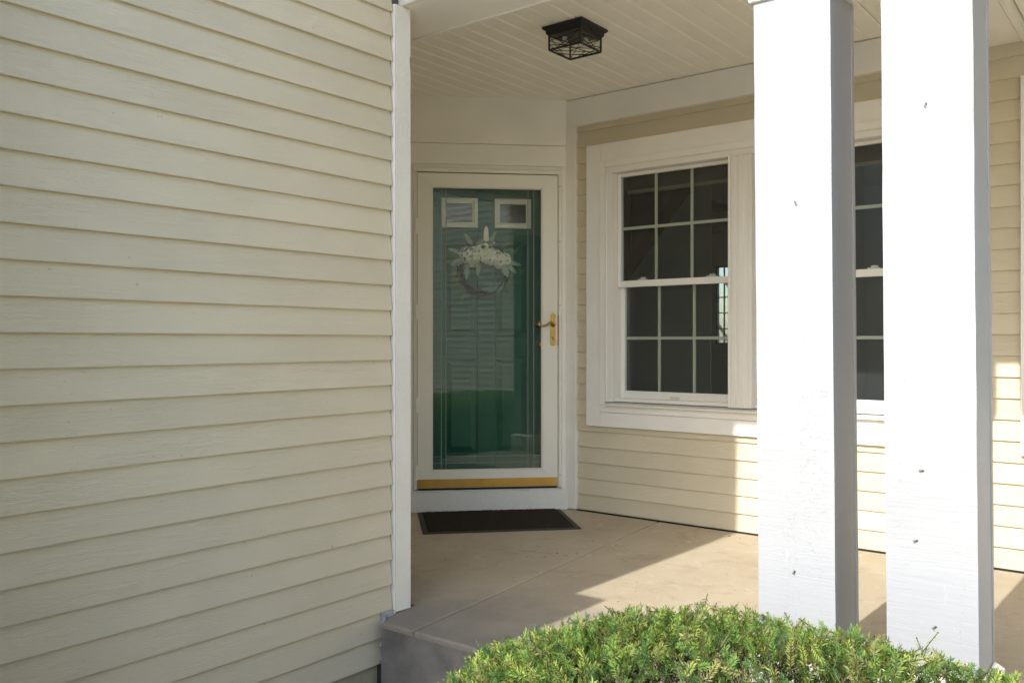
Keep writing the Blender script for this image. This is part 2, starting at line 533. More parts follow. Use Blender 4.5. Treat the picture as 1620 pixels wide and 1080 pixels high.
# roof edge over this wall
MB().box(-3.4, .10, 0.0, 1.72, 3.052, 3.07).build("eave_soffit", M['ceiling'], gw)
MB().box(.1005, .12, 0.0, 1.72, 3.03, 3.17).build("eave_fascia", M['trim'], gw)
MB().add([(.14, -.02, 3.17), (.14, 1.75, 3.17), (-3.6, 1.75, 4.3), (-3.6, -.02, 4.3)], [(0, 1, 2, 3)]).build("roof", M['roof'], gw)

# ---- made-up pier, out of frame, shaped to throw the stepped shade on the porch
gf = thing("shade_pier", "unseen cream pier with a thicker lower part, added to cast the porch shade", "pier", (-2.218, .79, 0))
MB().box(-.42, 0, -.30, 0, GZ - .05, 3.62, .004).build("shaft", M['trim'], gf)
MB().box(-.44, .165, -.34, -.004, GZ - .05, 1.575, .006).build("pedestal", M['foundation'], gf)
MB().box(-.46, .27, -.34, .0, 3.42, 3.70, .004).build("cap", M['trim'], gf)

# ---- window wall: faces -Y at Y = 4.76
WY = 4.775
ww = thing("window_wall", "back porch wall of cream siding with tall white grille windows", "wall", (0, WY, 0))
def yy(Y):
    return Y - WY
core = MB()
W1 = (-2.95, -1.13, .70, 2.20)       # twin window opening
W3 = (-.52, .45, .70, 2.20)          # next window, mostly off the right edge
XA, XB = -3.275, 3.0
for x0, x1, z0, z1 in ((XA, W1[0], -.1, 3.0), (W1[1], W3[0], -.1, 3.0), (W3[1], XB, -.1, 3.0),
                       (W1[0], W1[1], -.1, W1[2]), (W1[0], W1[1], W1[3], 3.0), (W3[0], W3[1], -.1, W3[2]), (W3[0], W3[1], W3[3], 3.0)):
    core.box(x0, x1, .0, .15, z0, z1)
core.build("wall_core", M['interior'], ww)
z0b = .0085
full = [board_mesh(6.18, 100 + i, 16) for i in range(3)]
lft = [board_mesh(.125, 110 + i, 1) for i in range(2)]
midb = [board_mesh(.345, 120 + i, 3) for i in range(3)]
rgt = [board_mesh(2.50, 130 + i, 8) for i in range(2)]
for k in range(25):
    z = z0b + REV * k
    sk = lambda: rnd.uniform(-.0005, .0005) + .004
    if k <= 5 or k >= 23:
        put("siding_board", full[k % 3], ww, (-3.187, sk(), z))
    else:
        put("siding_board", lft[k % 2], ww, (-3.187, sk(), z))
        put("siding_board", midb[k % 3], ww, (-1.005, sk(), z))
        put("siding_board", rgt[k % 2], ww, (.52, sk(), z))
MB().box(-3.281, -3.188, yy(4.737), 0, .008, 2.486, .002).build("corner_board", M['trim'], ww)
MB().box(-3.268, -.93, yy(4.729), 0, 2.486, 2.656, .002).build("frieze_board", M['trim'], ww)
MB().box(-3.187, 2.9, yy(4.752), 0, -.004, .0065).build("base_flashing", M['dark'], ww)

def window(x0, x1, panes, parent):
    """x0,x1: outside of the vinyl frame. panes: list of (inner x0, inner x1) clear frame openings. All y are relative to the wall."""
    zt, zb = 2.187, .705
    fr = MB()
    # vinyl frame: head, jambs, mullions between the openings, sill
    fr.box(x0, x1, yy(4.724), yy(4.87), 2.150, zt, .002)
    edges = [x0] + [e for p in panes for e in p] + [x1]
    for i in range(0, len(edges), 2):
        a_, b2 = edges[i], edges[i + 1]
        fr.box(a_, b2, yy(4.726), yy(4.87), .715, 2.1495, .002)
        if b2 - a_ > .1:    # twin mullion: raised ribs
            for q0, q1, pr in ((.0, .018, .008), (.034, .058, .011), (.080, .114, .011), (.150, .17, .008)):
                fr.box(a_ + q0 * (b2 - a_) / .17, a_ + q1 * (b2 - a_) / .17, yy(4.726 - pr), yy(4.7255), .716, 2.1490, .002)
        else:
            fr.box(a_ + .006, a_ + .018, yy(4.719), yy(4.7255), .716, 2.148, .002)
    fr.prism([(yy(4.700), .692), (yy(4.700), .701), (yy(4.73), .709), (yy(4.87), .716), (yy(4.87), .692)], x0 + .004, x1 - .004, 'x')
    for p in panes:
        fr.box(p[0], p[1], yy(4.760), yy(4.87), .7165, .739, .002)
    win = fr.build("window", M['vinyl'], parent)
    # casing
    c = MB()
    c.box(x0 - .145, x0 - .0375, yy(4.737), 0, .556, 2.345, .002)
    c.box(x1 + .0375, x1 + .145, yy(4.737), 0, .556, 2.345, .002)
    c.box(x0 - .037, x1 + .037, yy(4.737), 0, 2.233, 2.345, .002)
    c.box(x0 - .037, x1 + .037, yy(4.737), 0, .556, .646, .002)
    c.box(x0 - .036, x1 + .036, yy(4.731), 0, .648, .6905, .002)
    c.build("casing", M['casing'], win)
    bb = MB()
    bb.box(x0 - .040, x0 - .001, yy(4.728), 0, .693, 2.2325, .002)
    bb.box(x1 + .001, x1 + .040, yy(4.728), 0, .693, 2.2325, .002)
    bb.box(x0 - .0005, x1 + .0005, yy(4.728), 0, 2.1885, 2.2325, .002)
    bb.build("backband", M['casing'], win)
    for (a_, b2) in panes:
        wd = b2 - a_
        def sash(za, zb2, y0, y1, st, tr, br):
            s = MB()
            s.box(a_ + .002, a_ + st, y0, y1, za, zb2, .002)
            s.box(b2 - st, b2 - .002, y0, y1, za, zb2, .002)
            s.box(a_ + st + .0004, b2 - st - .0004, y0, y1, zb2 - tr, zb2, .002)
            s.box(a_ + st + .0004, b2 - st - .0004, y0, y1, za, za + br, .002)
            return s
        us = sash(1.434, 2.149, yy(4.785), yy(4.812), .026, .022, .040).build("upper_sash", M['vinyl'], win)
        ls = sash(.738, 1.475, yy(4.820), yy(4.850), .033, .034, .046).build("lower_sash", M['vinyl'], win)
        MB().box(a_ + .026, b2 - .026, yy(4.797), yy(4.801), 1.473, 2.128).build("glass_pane", M['glass'], win)
        MB().box(a_ + .033, b2 - .033, yy(4.832), yy(4.836), .783, 1.442).build("glass_pane", M['glass'], win)
        MB().box(a_ + .003, b2 - .003, yy(4.8575), yy(4.8585), .74, 2.148).build("insect_screen", M['screen'], win)
        for (g0, g1, h0, h1, gy) in ((a_ + .026, b2 - .026, 1.473, 2.128, 4.8045), (a_ + .033, b2 - .033, .783, 1.442, 4.8395)):
            for t in (1 / 3, 2 / 3):
                xx = g0 + (g1 - g0) * t
                MB().box(xx - .009, xx + .009, yy(gy), yy(gy + .007), h0, h1).build("muntin", M['muntin'], win)
            zz = (h0 + h1) / 2 + .002
            MB().box(g0, g1, yy(gy - .0025), yy(gy + .0095), zz - .009, zz + .009).build("muntin", M['muntin'], win)
        for xx in (a_ + .16, b2 - .15):
            k = MB().box(xx - .03, xx + .03, yy(4.8155), yy(4.842), 1.4755, 1.484, .002)
            k.box(xx - .012, xx + .022, yy(4.818), yy(4.836), 1.484, 1.495, .002)
            k.build("sash_lock", M['vinyl'], win)
        MB().box(a_ + wd / 2 - .032, a_ + wd / 2 + .032, yy(4.816), yy(4.8205), .742, .756, .002).build("sash_lift", M['muntin'], win)
    return win
window(-2.958, -1.150, [(-2.902, -2.127), (-1.985, -1.206)], ww)
window(-.522, .45, [(-.466, .394)], ww)

# ---- entry wall with the doors: local x runs along the wall (0 at the right inner corner), -y looks at the viewer
ew = thing("entry_wall", "angled entry wall in almond trim holding the glazed storm door", "wall", (-3.279, 4.761, 0), R(45))
dc = MB()
dc.box(-1.16, -1.0, 0, .14, -.1, 3.0); dc.box(-.025, .06, 0, .14, -.1, 3.0); dc.box(-1.0, -.025, 0, .14, 2.20, 3.0); dc.box(-1.0, -.025, -.002, .14, -.1, .13)
dc.build("wall_core", M['trim'], ew)
def D(off):
    return -off
MB().box(-1.16, -.004, D(.050), 0, 2.364, 2.662, .003).build("header_board", M['trim'], ew)
MB().box(-1.16, -.0045, D(.046), 0, 2.228, 2.362, .003).build("header_board", M['trim'], ew)
MB().box(-1.16, .004, D(.052), 0, .002, .134, .003).build("base_board", M['trim_rough'], ew)
cs = MB()
cs.prism([(-.040, 0), (-.040, D(.046)), (-.032, D(.052)), (-.012, D(.052)), (-.004, D(.044)), (-.002, 0)], .1355, 2.226, 'z')
cs.prism([(-1.035, 0), (-1.035, D(.044)), (-1.025, D(.052)), (-1.0, D(.052)), (-.992, D(.046)), (-.992, 0)], .1355, 2.226, 'z')
cs.box(-.9915, -.0405, D(.050), 0, 2.200, 2.226, .002)
cs.build("door_casing", M['trim'], ew)
# storm door
G0, G1, GB, GT = -.877, -.163, .268, 2.084
L0, L1, LB, LT = -.968, -.064, .158, 2.170
sf = MB()
def rail(q, f, bk):   # mitred bar: q = outer/inner corners in (x,z)
    sf.prism([(x, z) for x, z in q], f, bk, 'y')
fr_, bk_ = D(.052), D(.022)
e = .0006
sf.add([], [])
def mitre(poly):
    # outer edge flat, inner lip bevelled
    sf.prism(poly, fr_, bk_, 'y')
mitre([(L0, LB), (G0 - e, GB), (G0 - e, GT), (L0, LT - e)])
mitre([(L1, LB), (L1, LT - e), (G1 + e, GT), (G1 + e, GB)])
mitre([(L0 + e, LT), (G0, GT + e), (G1, GT + e), (L1 - e, LT)])
mitre([(L0 + e, LB), (L1 - e, LB), (G1, GB - e), (G0, GB - e)])
sd = sf.build("storm_door", M['door_frame'], ew)
lip = MB()
for (x0, x1, z0, z1) in ((G0, G0 + .007, GB, GT), (G1 - .007, G1, GB, GT), (G0 + .0072, G1 - .0072, GT - .007, GT), (G0 + .0072, G1 - .0072, GB, GB + .007)):
    lip.box(x0, x1, D(.048), D(.026), z0, z1, .0015)
lip.build("glazing_bead", M['door_frame'], sd)
MB().box(G0 + .001, G1 - .001, D(.040), D(.036), GB + .001, GT - .001).build("glass_pane", M['storm_glass'], sd)
def etched(x0, x1, z0, z1):
    MB().box(x0, x1, D(.0415), D(.0403), z0, z1).build("etched_line", M['etch'], sd)
for x in (-.816, -.786, -.256, -.218):
    etched(x - .0022, x + .0022, GB + .01, GT - .008)
for z in (.316, .357):
    etched(-.868, -.8185, z - .002, z + .002); etched(-.783, -.259, z - .002, z + .002); etched(-.215, -.172, z - .002, z + .002)
kp = MB().box(L0 + .002, L1 - .002, D(.056), D(.053), .160, .215, .001)
kp.build("kick_plate", M['brass'], sd)
MB().box(L0 + .004, L1 - .004, D(.046), D(.026), .143, .157).build("door_sweep", M['dark'], sd)
# z-bar frame, drip cap, hinges
zb = MB()
zb.box(-.991, -.981, D(.060), 0, .150, 2.196, .0015); zb.box(-.9795, -.9715, D(.054), 0, .150, 2.183, .0015)
zb.box(-.0615, -.0555, D(.049), 0, .150, 2.183, .0015); zb.box(-.0545, -.0415, D(.057), 0, .150, 2.196, .0015)
zb.prism([(D(.070), 2.190), (D(.072), 2.197), (D(.058), 2.203), (0, 2.206), (0, 2.1765), (D(.057), 2.1765), (D(.062), 2.186)], -.993, -.040, 'x')
zb.box(-.99, -.042, D(.045), D(.01), .1365, .1425)
zb.build("door_jamb", M['door_frame'], ew)
for z in (.26, .69, 1.28, 1.83):
    h = MB()
    for i in range(5):
        h.lathe([(.0, -.009), (.0058, -.009), (.0058, .009), (.0, .009)], (-.9755, D(.0585), z + (i - 2) * .0195), n=10)
    h.box(-.985, -.966, D(.0565), D(.0545), z - .045, z + .045)
    h.build("hinge", M['trim'], sd)
for z in (.23, 1.33, 1.74, 2.1):
    MB().lathe([(0, .0022), (.0035, .0016), (.004, 0)], (-.048, D(.057), z), (0, -1, 0), 8).build("screw", M['brass_dark'], ew)
MB().box(-.0635, -.0575, D(.058), D(.0495), 1.068, 1.262).build("strike_plate", M['brass_dark'], ew)
# handle set
hp = MB()
zc0, zc1, hw = 1.065, 1.278, .0165
outline = [(hw * math.cos(t), zc1 - hw + hw * math.sin(t)) for t in [math.pi * i / 10 for i in range(11)]] + \
          [(hw * math.cos(t), zc0 + hw + hw * math.sin(t)) for t in [math.pi + math.pi * i / 10 for i in range(11)]]
hp.prism([(-.094 + x, z) for x, z in outline], D(.053), D(.0585), 'y')
hp.prism([(-.094 + x * .72, 1.1715 + (z - 1.1715) * .95) for x, z in outline], D(.0586), D(.0605), 'y')
hnd = hp.build("handle", M['brass'], sd)
lv = MB()
lv.lathe([(.0, 0), (.013, 0), (.013, .004), (.009, .008), (.009, .030), (.0, .032)], (-.094, D(.0606), 1.200), (0, -1, 0), 14)
path = [(-.094, 1.198), (-.102, 1.212), (-.113, 1.217), (-.126, 1.211), (-.140, 1.200), (-.156, 1.194), (-.174, 1.193), (-.190, 1.196), (-.203, 1.203), (-.210, 1.206)]
lv.tube([(x, D(.0905 + .010 * math.sin(i * .33)), z) for i, (x, z) in enumerate(path)], [.0085, .0085, .008, .0075, .007, .0065, .006, .0055, .0045, .003], 10)
lv.build("lever", M['brass_dark'], sd, smooth=True)
kh = MB()
kh.lathe([(0, .004), (.008, .004), (.009, 0)], (-.094, D(.0606), 1.118), (0, -1, 0), 14)
kh.box(-.097, -.091, D(.068), D(.0645), 1.100, 1.114, .001)
kh.build("lock_cylinder", M['brass_dark'], sd)
# inner green door: stiles and rails with raised panels set in sunk fields
fy, ry = .075, .12
gd = MB()
xs = [-.965, -.86, -.545, -.485, -.17, -.062]
gd.box(-.985, -.045, .088, ry, .14, 2.19)
for (x0, x1, z0, z1) in ((-.985, -.79, .14, 2.19), (-.575, -.455, .14, 2.19), (-.24, -.045, .14, 2.19)):
    gd.box(x0, x1, fy, .0878, z0, z1, .003)
for (z0, z1) in ((.14, .36), (.99, 1.13), (1.745, 1.82), (2.05, 2.19)):
    gd.box(-.7895, -.5755, fy, .0877, z0, z1, .003); gd.box(-.4545, -.2405, fy, .0877, z0, z1, .003)
fd = gd.build("front_door", M['green'], ew)
for (x0, x1) in ((-.79, -.575), (-.455, -.24)):
    for (z0, z1) in ((.36, .99), (1.13, 1.745)):
        p = MB()
        cx = (x0 + x1) / 2; cz = (z0 + z1) / 2
        o = [(x0 + .012, z0 + .012), (x1 - .012, z0 + .012), (x1 - .012, z1 - .012), (x0 + .012, z1 - .012)]
        i2 = [(x0 + .045, z0 + .045), (x1 - .045, z0 + .045), (x1 - .045, z1 - .045), (x0 + .045, z1 - .045)]
        p.add([(x, .0875, z) for x, z in o] + [(x, .0765, z) for x, z in i2],
              [(0, 1, 5, 4), (1, 2, 6, 5), (2, 3, 7, 6), (3, 0, 4, 7), (4, 5, 6, 7)])
        p.build("door_panel", M['green'], fd)
for (x0, x1) in ((-.815, -.571), (-.463, -.217)):
    z0, z1 = 1.838, 2.034
    p = MB()
    st = [(0, .074), (.003, .064), (.020, .062), (.028, .066), (.036, .070), (.040, .076)]
    for j in range(len(st) - 1):
        (d0, y0), (d1, y1) = st[j], st[j + 1]
        q = []
        for d, y in ((d0, y0), (d1, y1)):
            q += [(x0 + d, y, z0 + d), (x1 - d, y, z0 + d), (x1 - d, y, z1 - d), (x0 + d, y, z1 - d)]
        p.add(q, [(k, (k + 1) % 4, 4 + (k + 1) % 4, 4 + k) for k in range(4)])
    lite = p.build("lite_frame", M['cream_plastic'], fd)
    MB().box(x0 + .037, x1 - .037, .0705, .0735, z0 + .037, z1 - .037).build("glass_pane", M['lite_glass'], fd)
kb = MB()
kb.lathe([(0, .062), (.012, .061), (.021, .054), (.024, .044), (.020, .034), (.010, .027), (.010, .008), (.026, .006), (.028, 0)], (-.158, fy, 1.073), (0, -1, 0), 18)
kb.lathe([(0, .018), (.018, .017), (.022, .010), (.026, 0)], (-.158, fy, 1.21), (0, -1, 0), 18)
kb.build("door_knob", M['brass'], fd, smooth=True)

# wall closing the left of the recess
rw = thing("recess_wall", "short hidden cream wall left of the entry door, closing the porch recess", "wall", (-4.10, 2.61, 0))
MB().box(-.15, 0, 0, 1.42, -.1, 3.0).build("wall_core", M['siding'], rw)
RM = board_mesh(1.33, 141, 6)
for k in range(26):
    put("siding_board", RM, rw, (.0, .01, .0185 + .1 * k), (0, 0, R(90)))

# ------------------------------------------------------------------ porch ceiling, beams, roof
pc = thing("porch_ceiling", "almond grooved plank ceiling over the porch", "ceiling", (0, 2.86, 2.66))
CW = .1028
def ceil_mesh(deep):
    m = MB()
    d = .011 if deep else .0045
    wv = .0085
    pr = [(0.0012 if deep else 0, .012), (0.0012 if deep else 0, d), (wv, 0), (CW - wv, 0), (CW, .0035), (CW, .012)]
    m.prism(pr, 0, 2.1, 'y')
    return m.mesh("ceiling_board", M['ceiling'])
cm = {True: ceil_mesh(True), False: ceil_mesh(False)}
x = -2.793 - CW * 3 * 5
for i in range(38):
    put("ceiling_board", cm[i % 3 == 0], pc, (x + i * CW, 0, rnd.uniform(0, .0008)))
MB().box(-4.4, -.62, -.02, 2.1, .0135, .03).build("ceiling_deck", M['dark'], pc)
MB().prism([(-.004, -.02), (.012, -.016), (.018, -.004), (.018, .0), (-.004, 0)], -4.1, -.70, 'x').build("edge_bead", M['trim'], pc)

bm_ = thing("porch_beam", "white porch header beam running from the garage corner over the columns", "beam", (0, 2.545, 2.455))
MB().box(-4.2, 2.6, .004, .30, .0, .50, .002).build("underside", M['trim'], bm_)
MB().box(-2.556, 2.62, -.018, .0035, -.002, .50, .002).build("front_board", M['trim_rough'], bm_)
MB().box(-4.1, .2, .2995, .313, -.006, .19, .002).build("rear_board", M['trim'], bm_)
sb = thing("side_beam", "almond side beam from the columns back to the window wall", "beam", (-.92, 2.86, 2.515))
MB().box(0, .255, 0, 1.908, 0, .145, .002).build("underside", M['trim'], sb)
MB().box(.258, .285, 0, 1.908, -.006, .145, .002).build("edge_bead", M['trim'], sb)
es = thing("side_soffit", "plain almond soffit beyond the side beam at the top right corner", "ceiling", (-.63, 2.86, 2.56))
MB().box(0, 3.2, 0, 1.87, .0, .03).build("soffit_panel", M['ceiling'], es)

rf = thing("porch_roof", "grey shingled porch roof above the beam", "roof", (0, 2.26, 2.80))
MB().box(-2.2, 2.7, .0, .30, .0, .02).build("eave_soffit", M['ceiling'], rf)
MB().box(-2.2, 2.7, -.02, -.001, -.02, .15).build("fascia", M['trim'], rf)
MB().add([(-2.6, -.06, .16), (2.8, -.06, .16), (2.8, 3.4, 1.9), (-2.6, 3.4, 1.9), (-4.8, .4, .3), (-4.8, 3.4, 1.9)], [(0, 1, 2, 3), (0, 3, 5, 4)]).build("roof_slope", M['roof'], rf)
MB().box(-4.8, 2.7, .5, 2.7, .21, .23).build("attic_deck", M['dark'], rf)

# ------------------------------------------------------------------ the two columns
def column(x0, name_label, seed):
    wdt, dep = .233, .218
    t = thing("porch_column", name_label, "column", (x0, 2.60, 0), 0, "paired white square porch columns")
    t.rotation_euler = (0, R(-.5), 0)
    r = random.Random(seed)
    def rough_box(x_0, x_1, y_0, y_1, z_0, z_1, amp):
        # box whose long arrises wander a little, like a rough-sawn board
        m = MB(); n = 26; vs = []
        for i in range(n + 1):
            z = z_0 + (z_1 - z_0) * i / n
            for (px, py) in ((x_0, y_0), (x_1, y_0), (x_1, y_1), (x_0, y_1)):
                vs.append((px + r.uniform(-amp, amp), py + r.uniform(-amp, amp) * .6, z))
        fs = [(i * 4 + k, i * 4 + (k + 1) % 4, i * 4 + 4 + (k + 1) % 4, i * 4 + 4 + k) for i in range(n) for k in range(4)]
        fs += [(3, 2, 1, 0), (n * 4, n * 4 + 1, n * 4 + 2, n * 4 + 3)]
        return m.add(vs, fs)
    ZT = 2.44
    rough_box(0, wdt, 0, .024, .001, ZT, .0007).build("front_board", M['post'], t)
    rough_box(wdt - .026, wdt - .0015, .0245, dep - .022, .001, ZT, .0006).build("side_board", M['post'], t)
    rough_box(.0015, .026, .0245, dep - .022, .001, ZT, .0006).build("side_board", M['post'], t)
    rough_box(0, wdt + .0012, dep - .021, dep, .001, ZT, .0006).build("rear_board", M['post'], t)
    # capital: a flat band with a small bed mould under it
    q = MB(); pj = .020
    q.box(-pj, wdt + pj, -pj, dep + pj, 2.165, 2.452, .002)
    q.box(-pj + .006, wdt + pj - .006, -pj + .006, dep + pj - .006, 2.137, 2.1645, .004)
    q.build("capital", M['trim_rough'], t)
    # plinth: base boards with a chamfered top
    pl = MB(); pj = .023
    o = [(-pj, -pj), (wdt + pj, -pj), (wdt + pj, dep + pj), (-pj, dep + pj)]
    i2 = [(-.001, -.001), (wdt + .001, -.001), (wdt + .001, dep + .001), (-.001, dep + .001)]
    vs = [(a1, b1, .002) for a1, b1 in o] + [(a1, b1, .160) for a1, b1 in o] + [(a1, b1, .182) for a1, b1 in i2]
    fs = [(k, (k + 1) % 4, 4 + (k + 1) % 4, 4 + k) for k in range(4)] + [(4 + k, 4 + (k + 1) % 4, 8 + (k + 1) % 4, 8 + k) for k in range(4)]
    pl.add(vs, fs)
    pl.build("plinth", M['trim_rough'], t)
    return t
column(-1.068, "white rough-sawn square column nearer the entry door, left of the pair", 3)
column(-.693, "white rough-sawn square column at the right, in front of the plain siding", 4)

# ------------------------------------------------------------------ ceiling lantern
lt = thing("ceiling_light", "black square cage lantern with clear glass on the porch ceiling", "light fixture", (-2.465, 3.662, 2.658))
def sqring(m, h0, h1, z0, z1):
    vs = [(sx * h0, sy * h0, z0) for sx, sy in ((-1, -1), (1, -1), (1, 1), (-1, 1))] + [(sx * h1, sy * h1, z1) for sx, sy in ((-1, -1), (1, -1), (1, 1), (-1, 1))]
    m.add(vs, [(k, (k + 1) % 4, 4 + (k + 1) % 4, 4 + k) for k in range(4)])
cp = MB()
st = [(.119, 0), (.119, -.009), (.111, -.016), (.106, -.019), (.104, -.034), (.0985, -.038), (.0985, -.041)]
for (h0, z0), (h1, z1) in zip(st, st[1:]):
    sqring(cp, h0, h1, z0, z1)
cp.add([(sx * .0985, sy * .0985, -.041) for sx, sy in ((-1, -1), (1, -1), (1, 1), (-1, 1))], [(0, 1, 2, 3)])
cp.add([(sx * .119, sy * .119, 0) for sx, sy in ((-1, -1), (1, -1), (1, 1), (-1, 1))], [(0, 1, 2, 3)])
cp.lathe([(0, .007), (.005, .006), (.006, 0)], (.1045, -.01, -.028), (1, 0, 0), 8)
cp.build("canopy", M['black_metal'], lt)
cg = MB(); hb = .093; zt_, zb_ = -.041, -.112
for sx, sy in ((-1, -1), (1, -1), (1, 1), (-1, 1)):
    cg.box(sx * hb - .0035, sx * hb + .0035, sy * hb - .0035, sy * hb + .0035, zb_, zt_)
for s_ in (-1, 1):
    cg.box(-hb, hb, s_ * hb - .004, s_ * hb + .004, zb_ - .004, zb_ + .004)
    cg.box(s_ * hb - .004, s_ * hb + .004, -hb + .0041, hb - .0041, zb_ - .0035, zb_ + .0035)
for s_ in (-1, 1):
    for ax in (0, 1):
        def P(u, z):
            return (u, s_ * hb, z) if ax == 0 else (s_ * hb, u, z)
        for (u0, z0, u1, z1) in ((-hb, zt_ - .002, hb * .55, zb_), (hb, zt_ - .002, -hb * .55, zb_), (-hb, (zt_ + zb_) / 2 + .01, hb, zt_ - .006), (-hb, zb_ + .026, hb * .4, zb_), (hb, zb_ + .026, -hb * .4, zb_)):
            cg.tube([P(u0, z0), P(u1, z1)], .0019, 5)
for (x0, y0, x1, y1) in ((-hb, -hb, hb, hb), (-hb, hb, hb, -hb), (-hb, -.02, .02, hb), (-.02, -hb, hb, .02)):
    cg.tube([(x0, y0, zb_), (x1, y1, zb_)], .0019, 5)
cg.build("cage", M['black_metal'], lt)
gl_ = MB()
for s_ in (-1, 1):
    gl_.box(-.0885, .0885, s_ * .0890 - .001, s_ * .0890 + .001, zb_ + .005, zt_ - .001)
    gl_.box(s_ * .0890 - .001, s_ * .0890 + .001, -.0875, .0875, zb_ + .005, zt_ - .001)
gl_.build("glass_panel", M['lamp_glass'], lt)
for (bx, by) in ((-.038, -.036), (.040, .038)):
    prof = [(0, 0), (.012, .002), (.013, .022), (.018, .030), (.026, .042), (.028, .052), (.024, .064), (.012, .072), (0, .074)]
    MB().lathe([(r_, -h_) for r_, h_ in prof[:3]], (bx, by, -.041), n=14).build("socket", M['trim'], lt, smooth=True)
    MB().lathe([(r_ * .85, -h_ * .88) for r_, h_ in prof[2:]], (bx, by, -.041), n=16).build("bulb", M['bulb'], lt, smooth=True)

# ------------------------------------------------------------------ door mat
dm = thing("door_mat", "flat dark brown carpet mat with grey rubber rim at the entry step", "door mat", (-3.392, 4.172, .001), R(47.0))
mw, md = .462, .325
MB().box(-mw, mw, -md, md, 0, .006, .003).build("rim", M['rubber'], dm)
pile = MB(); nx, ny = 90, 60; vs = []
for j in range(ny + 1):
    for i in range(nx + 1):
        e_ = 0 if 0 < i < nx and 0 < j < ny else -.004
        vs.append((-mw + .03 + i * (2 * mw - .06) / nx, -md + .03 + j * (2 * md - .06) / ny, .0105 + e_ + rnd.uniform(-.0016, .0016)))
pile.add(vs, [(j * (nx + 1) + i, j * (nx + 1) + i + 1, (j + 1) * (nx + 1) + i + 1, (j + 1) * (nx + 1) + i) for j in range(ny) for i in range(nx)])
pile.build("pile", M['mat'], dm)

# bits of dry leaf and grit blown onto the slab
db = MB()
for i in range(150):
    if i < 90:
        x_ = rnd.gauss(-2.75, .22); y_ = rnd.gauss(3.75, .28)
    else:
        x_ = rnd.uniform(-3.4, -.3); y_ = rnd.uniform(2.45, 4.68)
    if (x_ + 3.279) * math.sqrt(.5) - (y_ - 4.761) * math.sqrt(.5) < .95 and x_ < -2.6:
        continue
    a_ = rnd.uniform(0, 6.28); l_ = rnd.uniform(.002, .007) * (2.2 if rnd.random() < .08 else 1); q_ = l_ * rnd.uniform(.25, .6)
    ca, sa = math.cos(a_), math.sin(a_)
    P4 = [(-l_, 0, .001), (0, -q_, .001 + q_ * .3), (l_, 0, .0015), (0, q_, .001 + q_ * .5), (0, 0, .0005)]
    db.add([(x_ + p * ca - q * sa, y_ + p * sa + q * ca, z + .0012) for p, q, z in P4], [(0, 1, 2), (0, 2, 3), (0, 4, 1), (1, 4, 2), (2, 4, 3), (3, 4, 0)])
o_ = db.build("leaf_litter", M['litter']); o_['kind'] = 'stuff'

# ------------------------------------------------------------------ wreath on the green door
wr = thing("wreath", "round dark vine wreath with cream hydrangeas and silver leaves behind the door glass", "wreath", (-3.279 - .535 * math.sqrt(.5), 4.761 - .535 * math.sqrt(.5), 1.562), R(45))
ring = MB()
for s_ in range(7):
    ph = s_ * .9; k1 = 3 + s_ % 3
    pts = []
    for i in range(61):
        a_ = 2 * math.pi * i / 60
        rr = .158 + .014 * math.cos(k1 * a_ + ph) + .004 * math.sin(7 * a_ + ph)
        pts.append((rr * math.cos(a_), .050 + .012 * math.sin(k1 * a_ + ph), rr * math.sin(a_)))
    ring.tube(pts, .0055, 5)
ring.build("vine_ring", M['vine'], wr)
def leaf_mesh(L, Wd, lobes, curl=.15):
    m = MB(); n = 13; vs = []
    for i in range(n):
        t = i / (n - 1)
        hw_ = Wd * math.sin(math.pi * min(1, t * .93 + .05)) ** .7 * (1 + (.28 * math.cos(lobes * 2 * math.pi * t)))
        z = curl * L * (t * t) * .5
        vs += [(t * L, -hw_ * .5, z + .012 * abs(hw_) * 10 * .05), (t * L, 0, z), (t * L, hw_ * .5, z + .012 * abs(hw_) * 10 * .05)]
    fs = []
    for i in range(n - 1):
        fs += [(3 * i, 3 * i + 1, 3 * i + 4, 3 * i + 3), (3 * i + 1, 3 * i + 2, 3 * i + 5, 3 * i + 4)]
    return m.add(vs, fs)
def place_leaf(me, name, px, pz, ang, y=.03, tilt=.2):
    o = put(name, me, wr, (px, y, pz))
    # leaf plane x-y -> door plane x-z, then spin in the door plane
    o.matrix_local = Matrix.Translation((px, y, pz)) @ Matrix.Rotation(-ang, 4, 'Y') @ Matrix.Rotation(R(90) + tilt, 4, 'X')
    return o
big_leaf = leaf_mesh(.095, .046, 4).mesh("silver_leaf", M['lambs_ear'])
long_leaf = leaf_mesh(.10, .030, 5).mesh("silver_leaf", M['lambs_ear'])
for (px, pz, an, big, yv) in ((-.13, .062, 200, 1, .03), (-.138, .078, 212, 0, .02), (-.112, .035, 268, 0, .025), (-.14, .10, 160, 0, .045),
                              (.118, .04, 295, 1, .02), (.138, .045, 318, 0, .028), (.145, .055, 345, 0, .035),
                              (-.03, .055, 262, 0, .045), (.03, .165, 60, 0, .05), (-.07, .155, 125, 0, .05)):
    place_leaf(big_leaf if big else long_leaf, "silver_leaf", px, pz, R(an), yv, rnd.uniform(-.3, .3))
def fern(L, n, wd):
    m = MB()
    m.tube([(0, 0, 0), (L * .5, .004, 0), (L, .012, 0)], .0012, 4)
    for i in range(1, n):
        t = i / n; ll = wd * math.sin(math.pi * (t * .85 + .15)) ** .8
        for s_ in (-1, 1):
            bx = L * t
            m.add([(bx, 0, 0), (bx + ll * .45, s_ * ll * .35 - .0, .002), (bx + ll * .75, s_ * ll, .0), (bx + ll * .2, s_ * ll * .55, -.001)], [(0, 1, 2, 3)])
    return m
fm_ = fern(.11, 9, .034).mesh("fern_frond", M['fern'])
sp_ = fern(.10, 8, .016).mesh("green_sprig", M['leaf_yellow'])
